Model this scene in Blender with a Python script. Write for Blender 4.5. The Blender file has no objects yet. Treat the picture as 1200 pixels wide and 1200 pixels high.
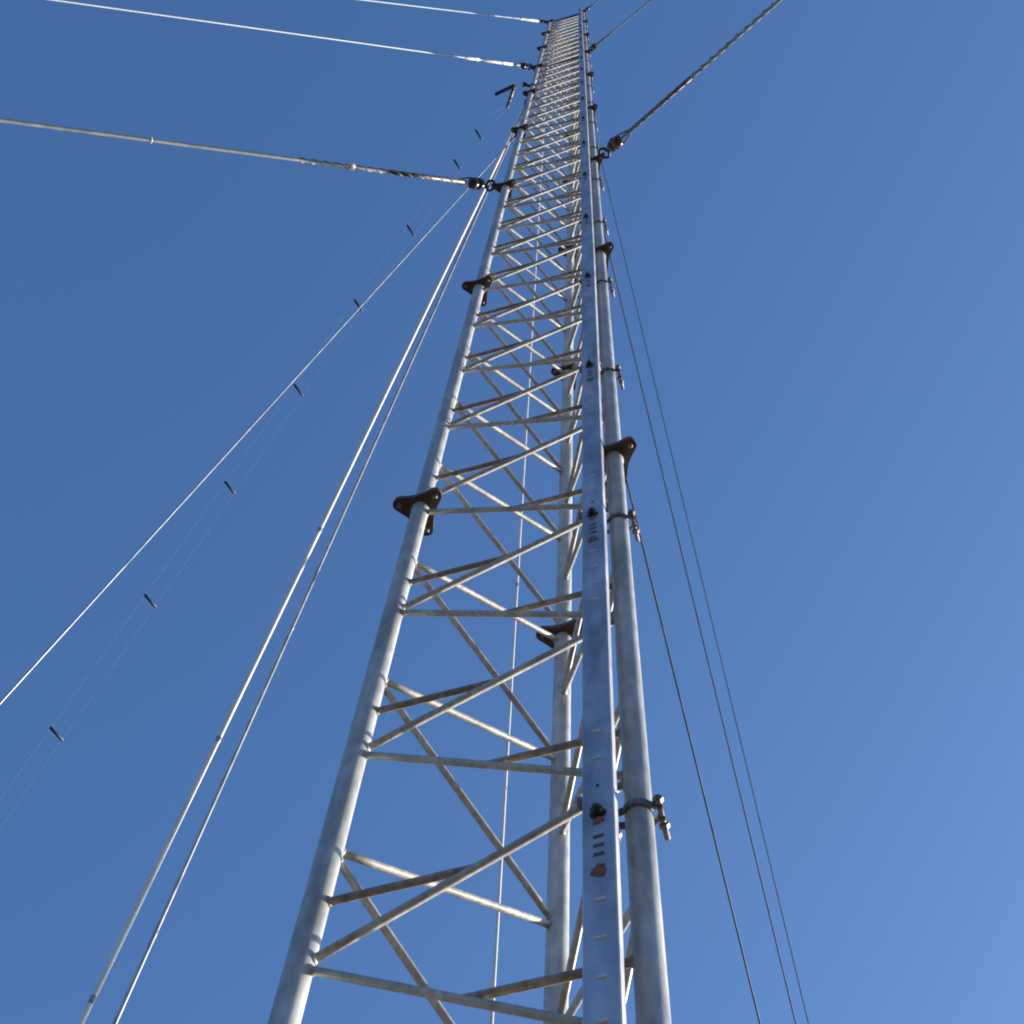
import bpy, bmesh, math, random
from mathutils import Vector, Matrix
random.seed(4)
S = bpy.context.scene
C = S.collection
PI = math.pi

# ------------------------------------------------------------------ numbers
L = 3.0                                   # length of one mast section
Z1 = 3.0538                               # height of the flange that closes the base section
A = Vector((-0.2570, 1.5979, 0)); B = Vector((0.2659, 1.3885, 0)); CC = Vector((0.1859, 1.9461, 0))
CEN = (A + B + CC) / 3
LEG_R = 0.0240; ROD_R = 0.0078
zf = lambda k: Z1 + k * L
GROUND_Z = 0.04
SUN_AZ = 71.0      # degrees from +Y (the way the camera faces) towards +X
SUN_EL = 19.0

# ------------------------------------------------------------------ materials
def new_mat(name):
    m = bpy.data.materials.new(name); m.use_nodes = True
    nt = m.node_tree; b = nt.nodes['Principled BSDF']
    return m, nt, b
def noise_mix(nt, scale, c1, c2, detail=6, lo=.35, hi=.65, vec=None, stretch=(1, 1, 1)):
    tc = nt.nodes.new('ShaderNodeTexCoord'); mp = nt.nodes.new('ShaderNodeMapping')
    mp.inputs['Scale'].default_value = stretch
    nt.links.new(tc.outputs['Object'], mp.inputs['Vector'])
    n = nt.nodes.new('ShaderNodeTexNoise'); n.inputs['Scale'].default_value = scale; n.inputs['Detail'].default_value = detail
    nt.links.new(mp.outputs['Vector'], n.inputs['Vector'])
    r = nt.nodes.new('ShaderNodeValToRGB')
    r.color_ramp.elements[0].position = lo; r.color_ramp.elements[1].position = hi
    r.color_ramp.elements[0].color = (*c1, 1); r.color_ramp.elements[1].color = (*c2, 1)
    nt.links.new(n.outputs['Fac'], r.inputs['Fac'])
    return r, n, mp
def galvanised(name, c1, c2, metal, rough, scale=45, stains=True):
    m, nt, b = new_mat(name)
    r, n, mp = noise_mix(nt, scale, c1, c2, stretch=(1, 1, .35))
    out = r.outputs['Color']
    if stains:                                     # broad duller patches and a few dark specks
        r2, n2, mp2 = noise_mix(nt, 15, (.66, .67, .66), (1, 1, 1), lo=.34, hi=.62, stretch=(1, 1, .22))
        mx = nt.nodes.new('ShaderNodeMix'); mx.data_type = 'RGBA'; mx.blend_type = 'MULTIPLY'; mx.inputs['Factor'].default_value = 1
        nt.links.new(out, mx.inputs['A']); nt.links.new(r2.outputs['Color'], mx.inputs['B']); out = mx.outputs['Result']
    oi = nt.nodes.new('ShaderNodeObjectInfo'); vr = nt.nodes.new('ShaderNodeMapRange'); vr.inputs['To Min'].default_value = .80; vr.inputs['To Max'].default_value = 1.06
    nt.links.new(oi.outputs['Random'], vr.inputs['Value'])
    hs = nt.nodes.new('ShaderNodeHueSaturation'); nt.links.new(out, hs.inputs['Color']); nt.links.new(vr.outputs['Result'], hs.inputs['Value']); out = hs.outputs['Color']
    nt.links.new(out, b.inputs['Base Color'])
    b.inputs['Metallic'].default_value = metal
    mr = nt.nodes.new('ShaderNodeMapRange'); mr.inputs['To Min'].default_value = rough - .08; mr.inputs['To Max'].default_value = rough + .12
    nt.links.new(n.outputs['Fac'], mr.inputs['Value']); nt.links.new(mr.outputs['Result'], b.inputs['Roughness'])
    bp = nt.nodes.new('ShaderNodeBump'); bp.inputs['Strength'].default_value = .12; bp.inputs['Distance'].default_value = .002
    nt.links.new(n.outputs['Fac'], bp.inputs['Height']); nt.links.new(bp.outputs['Normal'], b.inputs['Normal'])
    return m
def plain(name, c1, c2, metal, rough, scale=60):
    m, nt, b = new_mat(name)
    r, n, mp = noise_mix(nt, scale, c1, c2)
    nt.links.new(r.outputs['Color'], b.inputs['Base Color'])
    b.inputs['Metallic'].default_value = metal; b.inputs['Roughness'].default_value = rough
    return m
M_LEG = galvanised('galvanised_pipe', (.41, .415, .405), (.58, .58, .56), .18, .44)
M_ROD = galvanised('galvanised_rod', (.40, .37, .32), (.60, .57, .51), .12, .45, 80)
M_RUNG = galvanised('browned_rod', (.25, .20, .16), (.45, .39, .34), .15, .5, 60)
M_RAIL = galvanised('galvanised_rail', (.46, .455, .49), (.60, .595, .625), .66, .42, 30)
M_DARK = plain('weathered_dark_steel', (.050, .036, .028), (.14, .085, .062), .15, .62, 40)
M_BOLT = plain('dull_zinc_bolt', (.09, .07, .06), (.26, .23, .21), .5, .5, 90)
M_BLACK = plain('blackened_steel', (.015, .013, .012), (.04, .03, .025), .2, .5)
M_RUST = plain('orange_rust', (.13, .055, .028), (.32, .14, .065), .1, .8, 120)
M_WIRE = plain('steel_strand', (.24, .24, .24), (.38, .38, .37), .5, .42, 12)
M_PALE = plain('pale_sleeved_cable', (.68, .65, .62), (.82, .79, .75), .05, .5, 3)
M_CERAMIC = plain('brown_glazed_ceramic', (.022, .016, .012), (.07, .05, .032), .0, .28, 30)
M_SPACER = plain('dark_plastic', (.012, .014, .03), (.03, .035, .06), .0, .45, 50)
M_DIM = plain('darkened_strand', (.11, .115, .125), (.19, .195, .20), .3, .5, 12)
M_LIP = plain('zinc_painted_glint', (.72, .68, .62), (.85, .82, .76), .0, .5, 90)  # near-white base colour stands in for the glints on the notch lips
M_FEED = plain('blue_grey_enamelled_wire', (.10, .13, .19), (.13, .16, .23), .0, .6)
M_FINE = plain('thin_weathered_wire', (.20, .22, .26), (.27, .29, .33), .3, .5)

# ------------------------------------------------------------------ mesh helpers
def frame(d):
    d = d.normalized(); a = Vector((0, 0, 1)) if abs(d.z) < .95 else Vector((1, 0, 0))
    u = d.cross(a).normalized(); return u, d.cross(u).normalized()
def add_tube(bm, pts, r, n=14, cap=True):
    """smooth round tube along points; r a number or one radius per point"""
    pts = [Vector(p) for p in pts]; rr = r if isinstance(r, (list, tuple)) else [r] * len(pts)
    u, v = frame(pts[-1] - pts[0]); rings = []
    for p, q in zip(pts, rr):
        rings.append([bm.verts.new(p + u * (q * math.cos(2 * PI * i / n)) + v * (q * math.sin(2 * PI * i / n))) for i in range(n)])
    for a, b in zip(rings, rings[1:]):
        for i in range(n):
            f = bm.faces.new((a[i], a[(i + 1) % n], b[(i + 1) % n], b[i])); f.smooth = True
    if cap:
        bm.faces.new(rings[0]); bm.faces.new(rings[-1])
def add_path_tube(bm, pts, r, n=10, closed=False):
    pts = [Vector(p) for p in pts]; N = len(pts); rings = []; ref = None
    for i, p in enumerate(pts):
        a = pts[(i - 1) % N] if (closed or i) else p; b = pts[(i + 1) % N] if (closed or i < N - 1) else p
        d = (b - a).normalized()
        if ref is None: ref, _ = frame(d)
        u = (ref - d * ref.dot(d)).normalized(); v = d.cross(u); ref = u
        rings.append([bm.verts.new(p + u * (r * math.cos(2 * PI * k / n)) + v * (r * math.sin(2 * PI * k / n))) for k in range(n)])
    prs = list(zip(rings, rings[1:])) + ([(rings[-1], rings[0])] if closed else [])
    for a, b in prs:
        for k in range(n):
            f = bm.faces.new((a[k], a[(k + 1) % n], b[(k + 1) % n], b[k])); f.smooth = True
    if not closed: bm.faces.new(rings[0]); bm.faces.new(rings[-1])
def add_blob(bm, c, r, s=(1, 1, 1), rot=None):
    M = Matrix.Translation(Vector(c)) @ (rot.to_4x4() if rot else Matrix.Identity(4)) @ Matrix.Diagonal((*s, 1))
    g = bmesh.ops.create_icosphere(bm, subdivisions=2, radius=r, matrix=M)
    for v in g['verts']:
        for f in v.link_faces: f.smooth = True
def add_box(bm, c, x, y, z, bev=0):
    """box centred on c with half-extent vectors x, y, z"""
    c, x, y, z = map(Vector, (c, x, y, z)); vs = {}
    for i in (-1, 1):
        for j in (-1, 1):
            for k in (-1, 1): vs[i, j, k] = bm.verts.new(c + x * i + y * j + z * k)
    fs = []
    for q in (((-1,-1,-1),(-1,1,-1),(1,1,-1),(1,-1,-1)), ((-1,-1,1),(1,-1,1),(1,1,1),(-1,1,1)), ((-1,-1,-1),(1,-1,-1),(1,-1,1),(-1,-1,1)),
              ((-1,1,-1),(-1,1,1),(1,1,1),(1,1,-1)), ((-1,-1,-1),(-1,-1,1),(-1,1,1),(-1,1,-1)), ((1,-1,-1),(1,1,-1),(1,1,1),(1,-1,1))):
        fs.append(bm.faces.new([vs[t] for t in q]))
    if bev:
        es = {e for f in fs for e in f.edges}
        bmesh.ops.bevel(bm, geom=list(es), offset=bev, segments=2, affect='EDGES')
def add_nut(bm, c, d, r, h):
    """six-sided nut or bolt head centred on c, axis d"""
    c = Vector(c); d = Vector(d).normalized(); u, v = frame(d); rs = []
    for t, q in ((-.5, .92), (-.4, 1), (.4, 1), (.5, .92)):
        rs.append([bm.verts.new(c + d * h * t + (u * math.cos(PI * i / 3) + v * math.sin(PI * i / 3)) * r * q) for i in range(6)])
    for a, b in zip(rs, rs[1:]):
        for i in range(6): bm.faces.new((a[i], a[(i + 1) % 6], b[(i + 1) % 6], b[i]))
    bm.faces.new(rs[0]); bm.faces.new(rs[-1])
def obj(name, bm, mat, parent=None):
    bmesh.ops.recalc_face_normals(bm, faces=bm.faces)
    me = bpy.data.meshes.new(name); bm.to_mesh(me); bm.free(); me.materials.append(mat)
    o = bpy.data.objects.new(name, me); C.objects.link(o)
    if parent: o.parent = parent
    return o
def dup(o, loc, parent):
    c = o.copy(); C.objects.link(c); c.parent = parent; c.location = loc
    return c
def thing(name, label, cat, group=None, loc=(0, 0, 0)):
    o = bpy.data.objects.new(name, None); C.objects.link(o); o.location = loc
    o['label'] = label; o['category'] = cat
    if group: o['group'] = group
    return o

# ------------------------------------------------------------------ ground
bm = bmesh.new()
g = bmesh.ops.create_grid(bm, x_segments=4, y_segments=4, size=4000)
gr = obj('ground', bm, plain('dry_earth', (.055, .040, .024), (.12, .085, .052), 0, .95, .8)); gr.location = (0, 0, GROUND_Z); gr['kind'] = 'structure'

# ------------------------------------------------------------------ the mast
mast = thing('guyed_mast', 'tall triangular galvanised steel lattice mast of pipe legs and welded rods', 'mast', loc=(CEN.x, CEN.y, GROUND_Z))
off = -Vector((CEN.x, CEN.y, GROUND_Z))
TOPZ = zf(9)
out_a = math.atan2((A - CEN).y, (A - CEN).x)

# flange plate: concave three-lobed plate with bolts, centred on its leg
def flange_bm():
    bm = bmesh.new(); R, r = .060, .0195; th = .011
    for z0, z1, rs in ((-th - .0006, -.0006, 1.0), (.0006, th + .0006, .985)):
        pts = []
        for k in range(3):
            a = out_a + k * 2 * PI / 3; c = Vector((math.cos(a), math.sin(a), 0)) * R
            for i in range(9):
                t = a + math.radians(-78 + 156 * i / 8); pts.append((c + Vector((math.cos(t), math.sin(t), 0)) * r) * rs)
            a2 = a + PI / 3
            for w in (-.45, 0, .45):                   # concave flank between lobes
                m = Vector((math.cos(a2), math.sin(a2), 0)) * (.0415 + .004 * abs(w))
                t = Vector((-math.sin(a2), math.cos(a2), 0)) * (w * .045); pts.append((m + t) * rs)
        lo = [bm.verts.new((p.x, p.y, z0)) for p in pts]; hi = [bm.verts.new((p.x, p.y, z1)) for p in pts]
        bm.faces.new(lo[::-1]); bm.faces.new(hi)
        for i in range(len(pts)):
            j = (i + 1) % len(pts); bm.faces.new((lo[i], lo[j], hi[j], hi[i]))
    return bm
def flange_bolt_bm(k):
    bm = bmesh.new(); a = out_a + k * 2 * PI / 3; c = Vector((math.cos(a), math.sin(a), 0)) * .060
    add_tube(bm, [c - Vector((0, 0, .028)), c + Vector((0, 0, .022))], .0058, 10)
    add_nut(bm, c - Vector((0, 0, .0165)), (0, 0, 1), .0085, .008)
    add_nut(bm, c + Vector((0, 0, .0160)), (0, 0, 1), .0085, .0075)
    return bm
proto_flange = None
for nm, P in (('A', A), ('B', B), ('C', CC)):
    bm = bmesh.new()
    pts = []; rr = []
    z = GROUND_Z
    for k in range(-1, 9):                       # ten lengths of pipe, each thickened by a weld at its ends
        a, b = (zf(k) if k >= 0 else GROUND_Z), zf(k + 1)
        for t, q in ((0, 1.10), (.022, 1.10), (.028, 1.0), (.5, 1), (L - .028, 1.0), (L - .022, 1.10), (L, 1.10)):
            if k < 0 and t == L: t = b - a
            pts.append((0, 0, a + min(t, b - a) + (.0005 if t == 0 else 0))); rr.append(LEG_R * q)
    add_tube(bm, pts, rr, 32)
    leg = obj('leg', bm, M_LEG, mast); leg.location = (P.x + off.x, P.y + off.y, off.z)
    for k in range(0, 10):
        if proto_flange is None:
            fl = obj('flange_plate', flange_bm(), M_DARK, leg); proto_flange = fl
            proto_bolts = [obj('flange_bolt', flange_bolt_bm(i), M_BOLT, fl) for i in range(3)]
        else:
            fl = dup(proto_flange, (0, 0, 0), leg)
            for pb in proto_bolts: dup(pb, (0, 0, 0), fl)
        fl.location = (0, 0, zf(k))
proto_flange.location = (0, 0, zf(0))

# lattice rods
def weld(bm, leg, other, z, z2):
    d = Vector((other.x - leg.x, other.y - leg.y, (z2 - z))).normalized()
    h = Vector((d.x, d.y, 0)).length
    p = Vector((leg.x, leg.y, z)) + d * (LEG_R / h)
    u = Vector((d.x, d.y, 0)).normalized(); rot = Matrix((u, Vector((-u.y, u.x, 0)), Vector((0, 0, 1)))).transposed()
    add_blob(bm, p, .0100, (.55, 1.0, 1.15), rot)
def rod(bm, P, za, Q, zb, r=ROD_R, w=(1, 1)):
    a = Vector((P.x, P.y, za)); b = Vector((Q.x, Q.y, zb))
    d = (b - a); n = 7
    add_tube(bm, [a + d * (i / (n - 1)) for i in range(n)], r, 12)
    if w[0]: weld(bm, P, Q, za, zb)
    if w[1]: weld(bm, Q, P, zb, za)
a_h = [.990 - .2413 * k for k in range(5)]; b_h = [.869 - .2413 * k for k in range(4)]
rods = []                                            # (P, h, Q, h) of one section
for P, Q in ((A, B), (B, CC), (CC, A)):
    for k in range(4):
        rods.append((P, a_h[k], Q, b_h[k])); rods.append((Q, b_h[k], P, a_h[k + 1]))
rungs = []
for k in range(4):
    m = (b_h[k] + a_h[k + 1]) / 2; rungs.append((A, m, (A + B) / 2, m))
    m = (a_h[k] + b_h[k]) / 2; rungs.append((B, m, (A + B) / 2, m))
protos = []
for P, h1, Q, h2 in rods:
    bm = bmesh.new(); rod(bm, P, h1 * L, Q, h2 * L); o = obj('brace', bm, M_ROD, mast); protos.append(o)
    o.location = off + Vector((0, 0, zf(0)))
for i in (1, 2, 3):
    for o in protos: dup(o, off + Vector((0, 0, zf(i))), mast)
bm = bmesh.new()                                     # the small far ones above, and the base below the frame
for k in [-1] + list(range(4, 9)):
    for P, h1, Q, h2 in rods:
        if zf(k) + min(h1, h2) * L < GROUND_Z + .02: continue
        rod(bm, P, zf(k) + h1 * L, Q, zf(k) + h2 * L)
o = obj('brace', bm, M_ROD, mast); o.location = off; o['kind'] = 'stuff'
protos = []
for P, h1, Q, h2 in rungs:
    bm = bmesh.new(); rod(bm, P, h1 * L, Q, h2 * L, ROD_R * .98, (1, 0)); o = obj('step_rung', bm, M_RUNG, mast); protos.append(o)
    o.location = off + Vector((0, 0, zf(0)))
for i in [-1] + list(range(1, 9)):
    for o in protos: dup(o, off + Vector((0, 0, zf(i))), mast)
# bars between the legs at the guy levels
def bar(P, Q, z, h, w, mat, nm):
    bm = bmesh.new(); d = (Q - P); l = d.length; d.normalize(); n = Vector((-d.y, d.x, 0))
    add_box(bm, (P + Q) / 2 + Vector((0, 0, z)), d * (l / 2 - .03), n * w / 2, Vector((0, 0, h / 2)), .002)
    o = obj(nm, bm, mat, mast); o.location = off; return o
for k, mt in ((6, M_DARK), (9, M_BLACK)):
    for P, Q in ((A, B), (B, CC), (CC, A)): bar(P, Q, zf(k) - .005, .04, .012, mt, 'guy_level_bar')
for P, Q in ((A, B), (B, CC), (CC, A)): bar(P, Q, TOPZ + .035, .05, .03, M_BLACK, 'top_frame')

# wire bracket on the left leg, above the fifth flange
bm = bmesh.new(); zb = zf(5) + .80
dA = (A - CEN).normalized(); nA = Vector((-dA.y, dA.x, 0))
add_tube(bm, [A + Vector((0, 0, zb - .05)), A + Vector((0, 0, zb + .05))], LEG_R + .008, 16)
add_box(bm, A + dA * .055 + Vector((0, 0, zb)), dA * .03, nA * .012, Vector((0, 0, .035)), .003)
add_nut(bm, A + dA * .085 + Vector((0, 0, zb)), nA, .02, .05)
o = obj('wire_bracket', bm, M_DARK, mast); o.location = off

# ------------------------------------------------------------------ safety rail (part of the mast)
ang = math.radians(204)                                   # which way the rail's face looks, clockwise from +Y
NRM = Vector((math.sin(ang), math.cos(ang), 0)); RT = Vector((-NRM.y, NRM.x, 0))   # RT: along the face, screen-right
if RT.x < 0: RT = -RT
RW = .0545
key = [(0.4, .1622), (3.45, .1636), (4.0, .1652), (4.57, .167), (6.2, .172), (8.8, .178), (16, .181), (TOPZ, .1835)]
def left_x(z):
    for (z0, x0), (z1, x1) in zip(key, key[1:]):
        if z <= z1: return x0 + (x1 - x0) * (z - z0) / (z1 - z0)
    return key[-1][1]
def rail_c(z):                                       # centre of the rail's face at height z
    l = Vector((left_x(z), 1.351, z)); return l + RT * (RW / 2)
bm = bmesh.new()
prof = [(-.5, .018, 0), (-.5, 0, 0), (.5, 0, 0), (.5, .018, 0)]       # u across, depth behind face
zs = [GROUND_Z + .5 + i * .25 for i in range(int((TOPZ - .3) / .25))] + [TOPZ + .1]
thk = .0022
outer = [(-RW/2, -.019), (-RW/2, -.0022), (-RW/2 + .0022, 0), (RW/2 - .0022, 0), (RW/2, -.0022), (RW/2, -.023), (RW/2 - thk, -.023), (RW/2 - thk, -thk), (-RW/2 + thk, -thk), (-RW/2 + thk, -.019)]
rings = []
for z in zs:
    c = rail_c(z); rings.append([bm.verts.new(c + RT * u + NRM * d) for u, d in outer])
for a, b in zip(rings, rings[1:]):
    for i in range(len(outer)):
        j = (i + 1) % len(outer); bm.faces.new((a[i], a[j], b[j], b[i]))
bm.faces.new(rings[0]); bm.faces.new(rings[-1])
rail = obj('safety_rail', bm, M_RAIL, mast); rail.location = off
UP = Vector((0, 0, 1))
Z0C, PITCH = 3.985, 1.443
nk = int((TOPZ - Z0C) / PITCH)
def on_rail(z, u=0, d=0): return rail_c(z) + RT * u + NRM * d
def crust(bm, z, rx, rz, hole=0):
    """thin ragged scab of rust lying on the rail"""
    n = 22; ph = random.random() * 6; va = bm.verts.new(on_rail(z, 0, .0016)); ring = []
    for i in range(n):
        q = 2 * PI * i / n; w = 1 + .18 * math.sin(3 * q + ph) + .10 * math.sin(7 * q + ph * 2) + random.uniform(-.07, .07)
        ring.append(bm.verts.new(on_rail(z + rz * w * math.sin(q), rx * w * math.cos(q), .0004)))
    for i in range(n): bm.faces.new((ring[i], ring[(i + 1) % n], va))
for k in range(-1, nk + 1):
    z = Z0C + k * PITCH
    bm = bmesh.new(); add_nut(bm, on_rail(z, 0, .006), NRM, .0115, .011); add_tube(bm, [on_rail(z, 0, -.03), on_rail(z, 0, .017)], .0055, 10)
    add_tube(bm, [on_rail(z, 0, -.0005), on_rail(z, 0, .0015)], .0145, 18)
    obj('rail_bolt', bm, M_BLACK, rail)
    bm = bmesh.new(); crust(bm, z - .012, .010, .024); obj('rust_patch', bm, M_RUST, rail)
    bm = bmesh.new(); zr = z - .172
    crust(bm, zr, .0125, .019)
    obj('rust_patch', bm, M_RUST, rail)
    bm = bmesh.new()
    for dz in (-.071, -.0975, -.124):                  # three short slots, dark inside
        add_box(bm, on_rail(z + dz, 0, -.0003), RT * .0095, NRM * .0008, UP * .0055, .0006)
    obj('slot', bm, M_DARK, rail)
    for dz in (.29, .191, -.2515, -.349, -.443, -.540):  # punched notches, each a raised crooked lip, its glint put into the colour
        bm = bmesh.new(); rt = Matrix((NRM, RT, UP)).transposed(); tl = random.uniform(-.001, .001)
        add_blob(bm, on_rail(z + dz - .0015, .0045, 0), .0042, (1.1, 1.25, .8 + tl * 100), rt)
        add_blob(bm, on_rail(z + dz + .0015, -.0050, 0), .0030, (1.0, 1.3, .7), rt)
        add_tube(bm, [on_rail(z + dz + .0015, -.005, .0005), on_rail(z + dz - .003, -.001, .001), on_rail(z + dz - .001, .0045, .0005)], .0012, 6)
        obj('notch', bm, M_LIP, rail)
    bm = bmesh.new(); add_blob(bm, on_rail(z + .093, 0, 0), .0035, (1, 1, 1)); obj('rivet', bm, M_RUST, rail)
for o in rail.children: o.location = (0, 0, 0)

# clamps holding the rail to the right leg
def arc(c, r, a0, a1, n=14): return [c + Vector((r * math.cos(a0 + (a1 - a0) * i / n), r * math.sin(a0 + (a1 - a0) * i / n), 0)) for i in range(n + 1)]
def strap(bm, path, h, t):
    """flat strap of height h and thickness t along a horizontal path"""
    rs = []
    for i, p in enumerate(path):
        a = path[max(i - 1, 0)]; b = path[min(i + 1, len(path) - 1)]; d = (b - a).normalized(); n = Vector((-d.y, d.x, 0))
        rs.append([bm.verts.new(p + n * s * t / 2 + UP * q * h / 2) for s, q in ((-1, -1), (1, -1), (1, 1), (-1, 1))])
    for a, b in zip(rs, rs[1:]):
        for i in range(4): bm.faces.new((a[i], a[(i + 1) % 4], b[(i + 1) % 4], b[i]))
    bm.faces.new(rs[0]); bm.faces.new(rs[-1])
def clamp(z):
    c = Vector((B.x, B.y, z)); r = LEG_R + .003
    e = Vector((math.cos(math.radians(-20)), math.sin(math.radians(-20)), 0)); f = Vector((-e.y, e.x, 0))   # e: out to the right, f: away from the camera
    loc = lambda x, y: c + e * x + f * y
    def half(s):
        p = [loc(-.055, s * .012), loc(-.034, s * .012)]
        p += [loc(-r * math.cos(t), s * r * math.sin(t)) for t in [math.radians(a) for a in range(32, 149, 9)]]
        return p + [loc(.030, s * .012), loc(.043, s * .012)]
    bm = bmesh.new(); strap(bm, half(-1), .018, .0045); strap(bm, half(1), .018, .0045)
    # bar from the clamp to the back of the rail
    rc = rail_c(z) - NRM * .021
    strap(bm, [loc(-.050, -.016), (loc(-.050, -.016) + rc) / 2 + Vector((0, -.004, 0)), rc, rc - RT * .042], .022, .005)
    o = obj('rail_clamp', bm, M_BOLT, mast); o.location = off
    for x, b0, b1, mt in ((.037, -.030, .054, M_BOLT), (-.045, -.030, .040, M_BLACK)):
        bm = bmesh.new(); add_tube(bm, [loc(x, b0), loc(x, b1)], .0052, 10)
        add_nut(bm, loc(x, -.022), f, .0095, .010); add_nut(bm, loc(x, .028), f, .0092, .010)
        obj('clamp_bolt', bm, mt, o)
    bm = bmesh.new(); add_nut(bm, rc - RT * .036 - NRM * .008, NRM, .009, .012); obj('clamp_bolt', bm, M_BOLT, o)
k = -1
while 4.080 + k * 1.435 < TOPZ - .3:
    clamp(4.080 + k * 1.435); k += 1

# ------------------------------------------------------------------ guy wires
def lerp(a, b, t): return a + (b - a) * t
def guy(P, level, D, r, label, group, hw=1.0, grip=1.6, plane=None, mat=M_WIRE, glint_clips=()):
    d = (P - CEN).normalized() if plane is None else plane
    start = Vector((P.x, P.y, zf(level))) + d * .072
    anchor = Vector((P.x, P.y, GROUND_Z - .05)) + d * D
    w = (anchor - start).normalized(); u, v = frame(w); ln = (anchor - start).length
    t = thing('guy_wire', label, 'guy wire', group, loc=start)
    W = lambda s, a=0, b=0: w * s + u * a + v * b
    # lug plate and shackle
    bm = bmesh.new(); add_box(bm, d * -.02 + UP * .016, d * .040, Vector((-d.y, d.x, 0)) * .013, UP * .005, .003)
    add_tube(bm, [UP * -.03, UP * .04], .008, 10); add_nut(bm, UP * .03, UP, .014, .012)
    obj('lug', bm, M_DARK, t)
    bm = bmesh.new(); R = .029 * hw
    add_path_tube(bm, [W(.030 + R * .9 * math.cos(q), R * math.sin(q)) for q in [2 * PI * i / 20 for i in range(20)]], .0075 * hw, 10, True)
    obj('shackle', bm, M_BLACK, t)
    # insulator: grooved egg
    bm = bmesh.new(); n = 18; c0 = .105 * hw + .02; hl = .050 * hw; R = .034 * hw
    prof = [(-1, .25), (-.93, .55), (-.75, .82), (-.5, .96), (-.2, .98), (-.08, .80), (.08, .80), (.2, .98), (.5, .96), (.75, .82), (.93, .55), (1, .25)]
    rings = [[bm.verts.new(W(c0 + hl * a, R * b * math.cos(2 * PI * i / n), R * b * math.sin(2 * PI * i / n))) for i in range(n)] for a, b in prof]
    for a, b in zip(rings, rings[1:]):
        for i in range(n): f = bm.faces.new((a[i], a[(i + 1) % n], b[(i + 1) % n], b[i])); f.smooth = True
    bm.faces.new(rings[0]); bm.faces.new(rings[-1])
    obj('insulator', bm, M_CERAMIC, t)
    bm = bmesh.new()                                       # link from shackle to insulator, loop on the far side
    add_path_tube(bm, [W(.045, .004), W(.07, .012), W(c0 - .5 * hl, .024 * hw), W(c0, .035 * hw), W(c0 + .5 * hl, .028 * hw)], .005, 8)
    add_path_tube(bm, [W(c0 - .3 * hl, -.030 * hw, .01), W(c0 + hl, -.027 * hw, 0), W(c0 + hl + .05, -.018 * hw), W(c0 + hl + .12, 0)], .005, 8)
    add_path_tube(bm, [W(c0 - .3 * hl, .030 * hw, -.01), W(c0 + hl, .026 * hw, 0), W(c0 + hl + .05, .016 * hw), W(c0 + hl + .12, 0)], .005, 8)
    obj('wire_loop', bm, M_DARK, t)
    # preformed grip: two strands wound round the cable
    s0 = c0 + hl + .10; bm = bmesh.new(); N = int(grip / .022)
    for ph in (0, PI):
        add_path_tube(bm, [W(s0 + grip * i / N, (r + .0015) * math.cos(ph + i * .9), (r + .0015) * math.sin(ph + i * .9)) for i in range(N + 1)], .0038, 6)
    add_tube(bm, [W(s0 - .02), W(s0 + grip * .45)], r * 1.25, 10)
    obj('wire_grip', bm, M_BOLT, t)
    for cs, cl in glint_clips:
        bm = bmesh.new(); add_tube(bm, [W(cs), W(cs + .008), W(cs + cl - .008), W(cs + cl)], [r, r * 1.9, r * 1.9, r], 12); obj('glint_sleeve', bm, M_PALE, t)  # pale bands put in for the white glints along the wire
    bm = bmesh.new(); m = 40; sag = ln * .0012
    add_path_tube(bm, [W(lerp(c0 + hl + .02, ln, i / m)) - UP * (sag * 4 * (i / m) * (1 - i / m)) for i in range(m + 1)], r, 10)
    obj('cable', bm, mat, t)
    return t
G1 = 'guy wires running up and left over the camera'; G2 = 'guy wires running up and right over the camera'; G3 = 'guy wires falling away behind the mast to the right'
guy(A, 3, 15.65, .0105, 'lowest of the three guy wires at upper left, ending in a dark insulator', G1, 1.12, 1.1, glint_clips=((1.02, .05), (2.3, .02)))
guy(A, 6, 15.5, .0092, 'middle one of the three guy wires crossing the upper left sky', G1, 1.1, .5, mat=M_FINE, glint_clips=((.35, .5), (.95, .25)))
guy(A, 9, 12.9, .0110, 'highest guy wire at left, short pale line leaving the very top of the left leg', G1, .9, .4, mat=M_FINE, glint_clips=((.3, .7),))
guy(B, 3, 16.7, .0100, 'long guy wire with brown insulator running from right leg to upper right edge', G2, 1.15, 1.3)
guy(B, 6, 10.1, .0095, 'second guy wire up the right leg, short dark line to the top edge', G2, 1.0, .5)
guy(B, 9, 8.2, .0095, 'stub of guy wire at the right corner of the mast top', G2, .9, .4)
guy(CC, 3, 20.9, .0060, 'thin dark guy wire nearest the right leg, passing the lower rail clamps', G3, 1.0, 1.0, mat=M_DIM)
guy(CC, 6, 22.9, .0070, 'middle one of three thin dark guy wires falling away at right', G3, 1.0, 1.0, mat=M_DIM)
guy(CC, 9, 23.1, .0070, 'outermost of three thin dark guy wires falling away at right', G3, 1.0, 1.0, mat=M_DIM)

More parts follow.
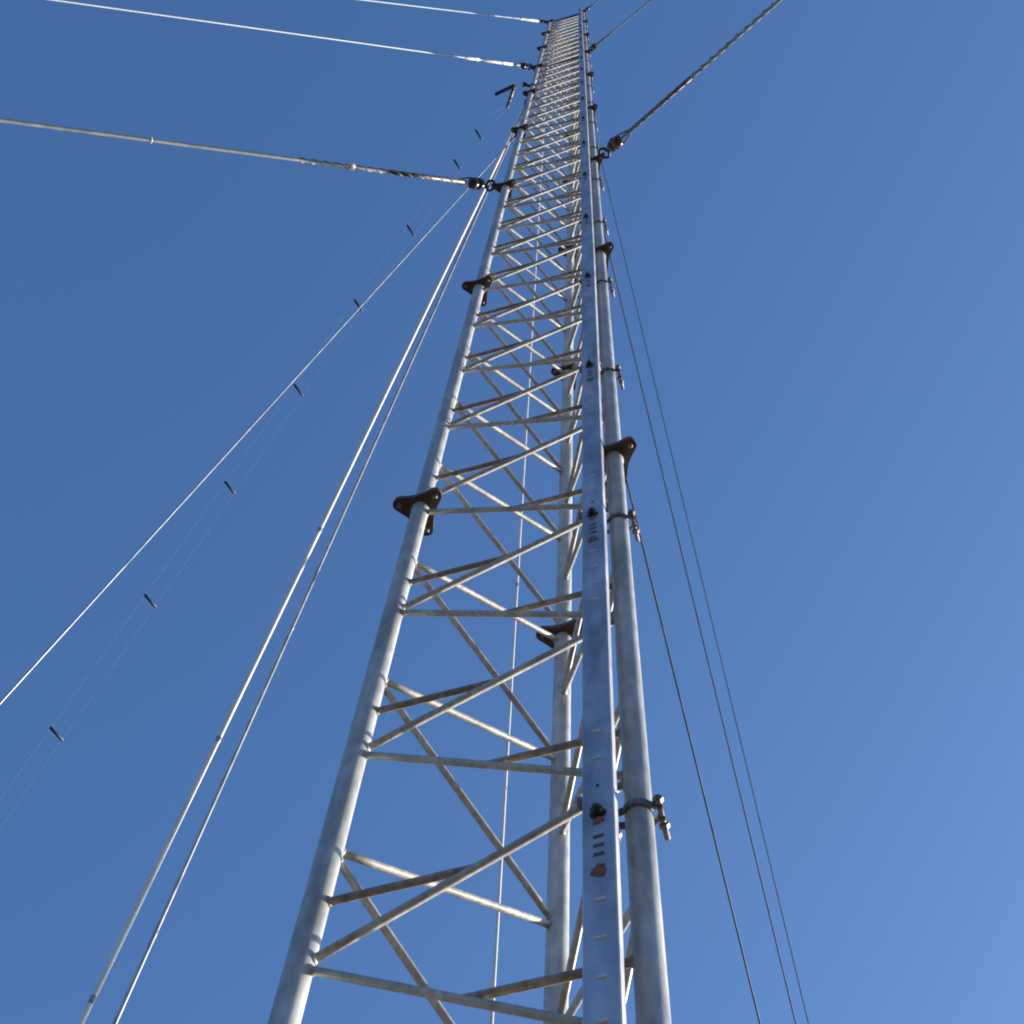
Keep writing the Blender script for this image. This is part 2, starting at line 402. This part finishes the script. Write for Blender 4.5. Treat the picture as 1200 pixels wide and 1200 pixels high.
# stays running down at the left
def stay(P, level, G, r, label, mat, joints, side=None, zoff=-.03, lug=True):
    start = Vector((P.x, P.y, zf(level) + zoff)); G = Vector(G)
    hd = Vector((G.x - P.x, G.y - P.y, 0)).normalized(); s = start + hd * .055
    t = thing('stay_cable', label, 'cable', 'pale cables running down left of the mast', loc=s)
    w = (G - s).normalized(); ln = (G - s).length; u, v = frame(w)
    bm = bmesh.new(); m = 40; sag = ln * .001
    add_path_tube(bm, [w * ln * (i / m) - UP * (sag * 4 * (i / m) * (1 - i / m)) for i in range(m + 1)], r, 14)
    obj('cable', bm, mat, t)
    bm = bmesh.new(); add_path_tube(bm, [Vector((0, 0, 0)) + hd * .022 * math.cos(q) + UP * .022 * math.sin(q) for q in [2 * PI * i / 16 for i in range(16)]], .006, 8, True)
    add_tube(bm, [w * .02, w * .05, w * .12], [r * 1.6, r * 1.8, r * 1.3], 10)
    obj('end_loop', bm, M_DARK, t)
    for f in joints:
        bm = bmesh.new(); p = w * ln * f - UP * (sag * 4 * f * (1 - f)); add_tube(bm, [p - w * .022, p - w * .018, p + w * .018, p + w * .022], [r, r * 1.12, r * 1.12, r], 12); obj('joint_sleeve', bm, M_WIRE, t)
    return t
stay(A, 4, (-4.68, 6.11, GROUND_Z - .05), .0050, 'thin pale cable, leftmost and flattest of those slanting down to the left edge', M_WIRE, (), zoff=0)
stay(A, 5, (-2.71, 7.23, GROUND_Z - .05), .0135, 'thick bright cable slanting down from the left leg to the bottom edge', M_PALE, (.37, .47, .56), zoff=0)
stay(A, 5, (-2.51, 7.38, GROUND_Z - .05), .0100, 'dimmer cable close beside the thick bright one, on its mast side', M_WIRE, (.41, .53), zoff=-.25)
t = stay(A, 9, (.31, 5.88, GROUND_Z - .05), .0095, 'pale cable hanging almost straight down behind the lattice', M_PALE, (.6,), zoff=0)

# ------------------------------------------------------------------ open wire feed line with dark spacers
E0 = Vector((-2.505, 4.759, 10.311)); E1 = Vector((-.455, 1.5743, 18.08))     # through n = 0 and n = 7.3
dv = (E1 - E0) / 7.3
topP = E1; bm = None
feed = thing('feed_line', 'two hair-thin parallel wires held apart by short dark spacer bars, at far left', 'feed line', loc=topP)
botn = -(E0.z - GROUND_Z + .03) / dv.z
FA = Vector((-.6047, 1.6598, 18.3)); FB = Vector((-.4241, 1.5514, 18.3)); FC = Vector((-.4761, 1.7764, 18.3))
# spacer bars lie square to the line, tilted the way the photograph shows: down to the right
side = Vector((.42, .62, 0)); side = (side - dv * side.dot(dv) / dv.dot(dv)).normalized()
for s in (-1, 1):
    bm = bmesh.new(); N = 30; a = E0 + dv * botn; b = E0 + dv * 7.3
    add_path_tube(bm, [lerp(a, b, i / N) + side * (s * .050) - topP for i in range(N)] + [(FC if s > 0 else FA * .15 + FC * .85) - topP], .0009, 6)
    obj('feed_wire', bm, M_FEED, feed)
for n in (-8, -7, -6, -5, -4, -3, -2, -1, 0, 1, 2, 3, 4, 5, 6, 6.5):
    if n < botn + .2: continue
    c = E0 + dv * n - topP; bm = bmesh.new()
    add_tube(bm, [c - side * .058, c - side * .054, c + side * .054, c + side * .058], [.006, .0095, .0095, .006], 10)
    obj('spacer', bm, M_SPACER, feed)

bm = bmesh.new(); add_path_tube(bm, [FB - topP, (FB + Vector((-.345, 1.59, zb))) / 2 - topP - UP * .01, Vector((-.338, 1.59, zb)) - topP], .004, 8); obj('tie_wire', bm, M_FINE, feed)
for nm, e0, e1, r, mt in (('strain_link', FA, FB, .018, M_SPACER), ('strain_link', FB, FC, .016, M_BOLT)):
    bm = bmesh.new(); d = (e1 - e0)
    add_tube(bm, [e0 - topP, e0 + d * .04 - topP, e0 + d * .96 - topP, e1 - topP], [r * .6, r, r, r * .6], 12); obj(nm, bm, mt, feed)

# ------------------------------------------------------------------ sky, sun, camera
sd = Vector((math.sin(math.radians(SUN_AZ)) * math.cos(math.radians(SUN_EL)), math.cos(math.radians(SUN_AZ)) * math.cos(math.radians(SUN_EL)), math.sin(math.radians(SUN_EL))))
w = bpy.data.worlds.new('World'); S.world = w; w.use_nodes = True; nt = w.node_tree
bg = nt.nodes['Background']; sky = nt.nodes.new('ShaderNodeTexSky'); sky.sky_type = 'NISHITA'; sky.sun_disc = False
sky.sun_elevation = math.radians(SUN_EL); sky.sun_rotation = math.radians(SUN_AZ); sky.air_density = 1.25; sky.dust_density = 2.6; sky.ozone_density = 8.0
nt.links.new(sky.outputs['Color'], bg.inputs['Color']); bg.inputs['Strength'].default_value = .125
sl = bpy.data.lights.new('sun', 'SUN'); sl.energy = 4.9; sl.angle = math.radians(.5); sl.color = (1, .93, .82)
so = bpy.data.objects.new('sun', sl); C.objects.link(so); so.location = sd * 50; so.rotation_euler = sd.to_track_quat('Z', 'Y').to_euler()
cam = bpy.data.cameras.new('camera'); co = bpy.data.objects.new('camera', cam); C.objects.link(co)
cam.sensor_width = 36; cam.lens = 1966.0137 / 1200 * 36; cam.clip_start = .05; cam.clip_end = 9000
right = Vector((0.9940928, -0.1023049, 0.0362370)); up = Vector((-0.1085330, -0.9370473, 0.3319080)); fwd = Vector((0, 0.3338803, 0.9426155))
m = Matrix((right, up, -fwd)).transposed().to_4x4(); m.translation = Vector((0, 0, 1.6)); co.matrix_world = m
S.camera = co
S.render.engine = 'CYCLES'; S.render.resolution_x = 1024; S.render.resolution_y = 1024
S.view_settings.view_transform = 'Standard'; S.view_settings.look = 'None'; S.view_settings.exposure = .86; S.view_settings.gamma = 1
S.cycles.filter_width = 2.0
